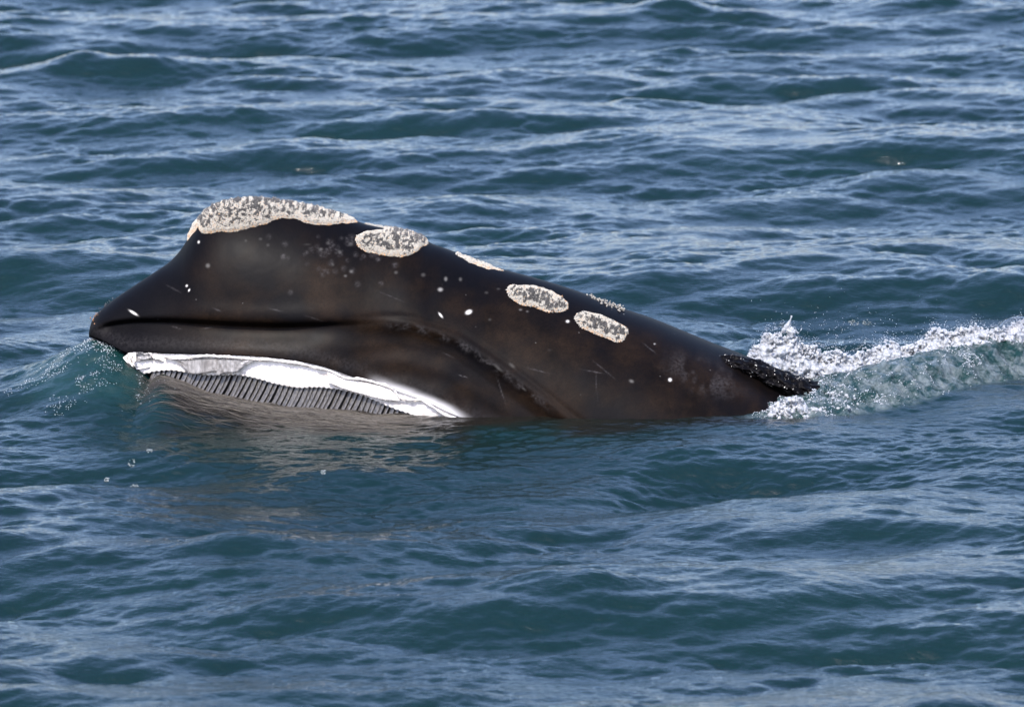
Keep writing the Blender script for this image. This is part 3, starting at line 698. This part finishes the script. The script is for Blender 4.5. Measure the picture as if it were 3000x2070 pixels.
F1T = [(2190, 1024), (2199, 1019), (2225, 1001), (2232, 985), (2240, 967), (2259, 971), (2272, 968), (2285, 960), (2303, 958), (2318, 958), (2329, 964), (2342, 993), (2372, 1010), (2385, 1006), (2398, 1008), (2415, 1023), (2440, 1022), (2463, 1021),
       (2476, 1036), (2500, 1034), (2519, 1019), (2532, 1008), (2558, 1019), (2575, 1012), (2592, 990), (2605, 996), (2623, 994), (2640, 1010), (2660, 1008), (2679, 1001), (2709, 988), (2722, 955), (2740, 950), (2761, 956), (2775, 968), (2791, 966), (2805, 955),
       (2821, 957), (2838, 955), (2860, 943), (2875, 950), (2886, 962), (2929, 956), (2973, 936), (3000, 928), (3080, 915)]
F1B = [(2190, 1030), (2242, 1042), (2303, 1072), (2346, 1096), (2432, 1112), (2519, 1104), (2562, 1072), (2648, 1050), (2735, 1026), (2821, 1006), (2886, 985), (3000, 972), (3080, 968)]
srng = np.random.default_rng(3)
def FY(px): return np.interp(px, [2190, 2450, 2700, 3000, 3080], [.22, .22, .46, .74, .82])
n = 15000; px = srng.uniform(2192, 3070, n)
tp = np.interp(px, *np.array(F1T).T); bt = np.interp(px, *np.array(F1B).T) + 22
u = srng.random(n) ** 0.75; py = tp + (bt - tp) * u
dens = np.clip((bt - tp) / 75, .25, 1); keep = srng.random(n) < dens; px, py, u, tp, bt = px[keep], py[keep], u[keep], tp[keep], bt[keep]
R = np.where((u > .3) & (srng.random(len(px)) < .22), srng.uniform(.016, .036, len(px)), srng.uniform(.0035, .010, len(px))) * np.clip((bt - tp) / 70, .5, 1.1)
py = py + R * 488
C = at(px, py, FY(px) + srng.normal(0, .05, len(px)) * (0.3 + u))
# leaping column and its loops
def loop(pts, rad, Y, n=60):
    p = np.array(pts, float); q = np.linspace(0, len(p) - 1, n); 
    return at(np.interp(q, range(len(p)), p[:, 0]), np.interp(q, range(len(p)), p[:, 1]), Y) , np.interp(q, range(len(p)), rad)
ex = [loop([(2300, 968), (2310, 950), (2316, 936), (2318, 928)], [.016, .010, .009, .012], .24, 40),
      loop([(2320, 960), (2330, 968), (2336, 972)], [.008, .005, .005], .22, 20), loop([(2334, 968), (2338, 976), (2342, 972), (2348, 964)], [.006, .007, .006, .005], .22, 20)]
C = np.concatenate([C] + [a for a, _ in ex]); R = np.concatenate([R] + [a for _, a in ex])
froth('splash', C, R, .0038, 'white splash thrown up behind the whale with one leaping column', srng)
F2T = [(2255, 1192), (2262, 1184), (2277, 1176), (2290, 1164), (2303, 1158), (2315, 1160), (2329, 1155), (2345, 1160), (2355, 1170), (2367, 1186), (2400, 1192), (2432, 1189), (2476, 1182), (2540, 1162), (2600, 1150)]
F2B = [(2255, 1232), (2389, 1236), (2476, 1222), (2540, 1198), (2600, 1180)]
n = 5000; px = srng.uniform(2257, 2590, n); tp = np.interp(px, *np.array(F2T).T); bt = np.interp(px, *np.array(F2B).T) + 4
u = srng.random(n) ** .8; R = np.where(srng.random(n) < .2, srng.uniform(.012, .022, n), srng.uniform(.003, .008, n)) * (.6 + .5 * u); py = tp + (bt - tp) * u + R * 488
keep = srng.random(n) < np.interp(px, [2257, 2400, 2590], [1, .8, .25])
C = at(px, py, np.interp(px, [2255, 2400, 2600], [-.66, -.60, -.36]) + .05 * (1 - u) + srng.normal(0, .02, n))
froth('splash', C[keep], R[keep], .0038, 'low ring of froth in front of the dark blowhole fold', srng)

# drops and bubbles thrown round the wake
mdr, nt, b = nmat('water_drop'); b.inputs['Base Color'].default_value = (.9, .92, .94, 1); b.inputs['Roughness'].default_value = .05; b.inputs['IOR'].default_value = 1.33; b.inputs['Transmission Weight'].default_value = .5
def on_water(x, y):
    X, Y, z, *_ = water(x, y); return np.stack([X, Y, z], -1)
dC = []; dR = []
n = 60000; x = srng.uniform(1.3, 4.2, n); y = srng.uniform(-.8, 1.6, n)
_, wm = wake(x, y)
k = (TURB(x * .35, y * .35) * .6 + TURB(x, y) * .8 + srng.normal(0, .5, n) > 1.0) & (srng.random(n) < wm)
dC.append(on_water(x[k], y[k]) + [0, 0, .002]); dR.append(srng.uniform(.0013, .0038, k.sum()))
n = 3000; x = srng.normal(-2.55, .22, n); y = srng.normal(-.35, .25, n)
k = (bow(x, y) > .04) & (TURB(x * .5, y * .5) + srng.normal(0, .4, n) > .9)
dC.append(on_water(x[k], y[k]) + [0, 0, .002]); dR.append(srng.uniform(.0012, .0032, k.sum()))
n = 260; x = srng.normal(-2.47, .06, n); y = srng.normal(-.1, .07, n)
dC.append(on_water(x, y) + [0, 0, .004]); dR.append(srng.uniform(.0015, .004, n))
n = 900; a = srng.uniform(2200, 3000, n); c = np.interp(a, *np.array(F1T).T) - srng.exponential(7, n)
dC.append(at(a, c, FY(a) + srng.normal(0, .05, n))); dR.append(srng.uniform(.0008, .0024, n))
n = 260; a = srng.normal(2420, 160, n); c = 1010 - np.abs(srng.normal(0, 55, n)); k = (a > 2200) & (a < 2990)
dC.append(at(a[k], c[k], FY(a[k]) + srng.normal(0, .1, k.sum()))); dR.append(srng.uniform(.0008, .0026, k.sum()))
C = np.concatenate(dC); R = np.concatenate(dR)
v = (OCT_V[None] * R[:, None, None] + C[:, None]).reshape(-1, 3); f = (OCT_F[None] + (np.arange(len(C)) * 6)[:, None, None]).reshape(-1, 3)
o = mesh_np('water_droplets', v, f, mdr); tag(o, 'tiny bright drops and bubbles scattered over the disturbed water', kind='stuff')

# large thin bubble at the right end of the wake
mbu = bpy.data.materials.new('bubble_film'); mbu.use_nodes = True; nt = mbu.node_tree; nt.nodes.remove(nt.nodes['Principled BSDF']); L = nt.links
out = nt.nodes['Material Output']; tr = node(nt, 'ShaderNodeBsdfTransparent'); gl = node(nt, 'ShaderNodeBsdfGlossy'); gl.inputs['Roughness'].default_value = .03
df = node(nt, 'ShaderNodeBsdfDiffuse'); df.inputs[0].default_value = (.5, .55, .6, 1)
mx0 = node(nt, 'ShaderNodeMixShader'); mx0.inputs[0].default_value = .03; L.new(tr.outputs[0], mx0.inputs[1]); L.new(df.outputs[0], mx0.inputs[2])
mx = node(nt, 'ShaderNodeMixShader'); lw = node(nt, 'ShaderNodeLayerWeight'); pw = node(nt, 'ShaderNodeMath', operation='POWER'); pw.inputs[1].default_value = 5.0; L.new(lw.outputs['Facing'], pw.inputs[0])
ms_ = node(nt, 'ShaderNodeMath', operation='MULTIPLY_ADD'); ms_.inputs[1].default_value = .75; ms_.inputs[2].default_value = .04; L.new(pw.outputs[0], ms_.inputs[0])
L.new(ms_.outputs[0], mx.inputs[0]); L.new(mx0.outputs[0], mx.inputs[1]); L.new(gl.outputs[0], mx.inputs[2]); L.new(mx.outputs[0], out.inputs[0])
bv, bf = ico(4); c = at(2985, 995, .70)[0]
o = mesh_np('water_bubble', bv * np.array([.155, .11, .145]) + c, bf, mbu); tag(o, 'large clear domed bubble on the crest at the right end of the wake', 'bubble')

# small rafts of foam bubbles lying on the sea
mra, nt, b = nmat('foam_raft'); b.inputs['Base Color'].default_value = (.22, .24, .23, 1); b.inputs['Roughness'].default_value = .15; b.inputs['IOR'].default_value = 1.33
RAFTS = [(2500, 912, 14, 'foam raft behind the splash, left one of a close pair'), (2541, 912, 12, 'foam raft behind the splash, right one of a close pair'), (390, 1350, 10, 'pale foam raft below the bow wave, largest of the group'),
         (440, 1334, 7, 'small foam raft furthest right below the bow wave'), (400, 1383, 9, 'foam raft lying just below the largest one'), (318, 1372, 7, 'small foam raft left of the largest one'), (446, 1400, 7, 'foam raft lowest and right of its group'), (950, 1398, 6, 'tiny pale foam raft on open water below the mouth, apart from the rest')]
for (a, c, sz, lab) in RAFTS:
    p0 = at(a, c, 0.0)[0]; r0 = np.array([p0 - CAM])[0]; t0 = -CAM[2] / r0[2]; hit = CAM + r0 * t0
    n = 26; an = srng.uniform(0, 6.28, n); rr = np.sqrt(srng.random(n)) * sz / 488
    x = hit[0] + np.cos(an) * rr * 1.2; y = hit[1] + np.sin(an) * rr * 2.0
    C = on_water(x, y) + [0, 0, .001]; Rr = srng.uniform(.0015, .004, n)
    v = (ICO_V[None] * Rr[:, None, None] * [1.3, 1.3, .6] + C[:, None]).reshape(-1, 3); f = (ICO_F[None] + (np.arange(n) * len(ICO_V))[:, None, None]).reshape(-1, 3)
    o = mesh_np('foam_raft', v, f, mra); tag(o, lab, 'foam', 'small foam rafts floating on the sea')

# fine hairs of the baleen fringe trailing on the surface beside the plates
mfr, nt, b = nmat('baleen_hair'); a = node(nt, 'ShaderNodeAttribute', attribute_name='tint'); nt.links.new(a.outputs['Color'], b.inputs['Base Color']); b.inputs['Roughness'].default_value = .35
n = 2600; x0 = -2.27 + 1.6 * srng.random(n) ** 0.8; off = np.abs(srng.normal(0, .2, n))
ln = srng.uniform(.05, .22, n); K = 7; q = np.linspace(0, 1, K)
drift = srng.normal(-0.01, .025, n)
hx = x0[:, None] + ln[:, None] * q; hy = (curve(JY, x0) - off)[:, None] + (drift[:, None] * q - .02 * q)
hp = on_water(hx, hy) + np.array([0, 0, .0015]) + np.array([0, 0, .002]) * srng.random((n, 1, 1))
w_ = srng.uniform(.0005, .0011, n)[:, None, None] * np.sin(np.pi * np.clip(q, .04, .96))[None, :, None]
A_ = hp + w_ * np.array([0, 1.6, .5]); B_ = hp - w_ * np.array([0, 1.6, .5]); C_ = hp + w_ * np.array([0, 0, 1.2])
vv = np.stack([A_, B_, C_], 2).reshape(-1, 3)
base_ = (np.arange(n) * K * 3)[:, None] + (np.arange(K - 1) * 3)[None]
ff = np.concatenate([np.stack([base_ + i, base_ + j, base_ + 3 + j, base_ + 3 + i], -1).reshape(-1, 4) for i, j in ((0, 2), (2, 1), (1, 0))])
tint = np.repeat(np.where(srng.random(n)[:, None] < .35 + .4 * sstep(-1.5, -2.2, x0)[:, None], [[.025, .02, .015]], [[.055, .046, .032]]) * srng.uniform(.5, 1.3, (n, 1)), K * 3, 0)
o = mesh_np('baleen_fringe', vv, ff, mfr, whale, cols={'tint': tint}); o['kind'] = 'stuff'

# froth swirling round the sunken end of the blowhole fold
n = 700; px = srng.normal(2450, 32, n); py = 1150 + .25 * (px - 2450) + srng.normal(0, 20, n)
C = at(px, py, -.30 + srng.normal(0, .05, n) - (py - 1150) / 488 * 2.2); R = srng.uniform(.002, .006, n)
froth('splash', C, R, .004, 'thin scattered froth at the sunken tip of the dark blowhole fold', srng, kind='stuff')
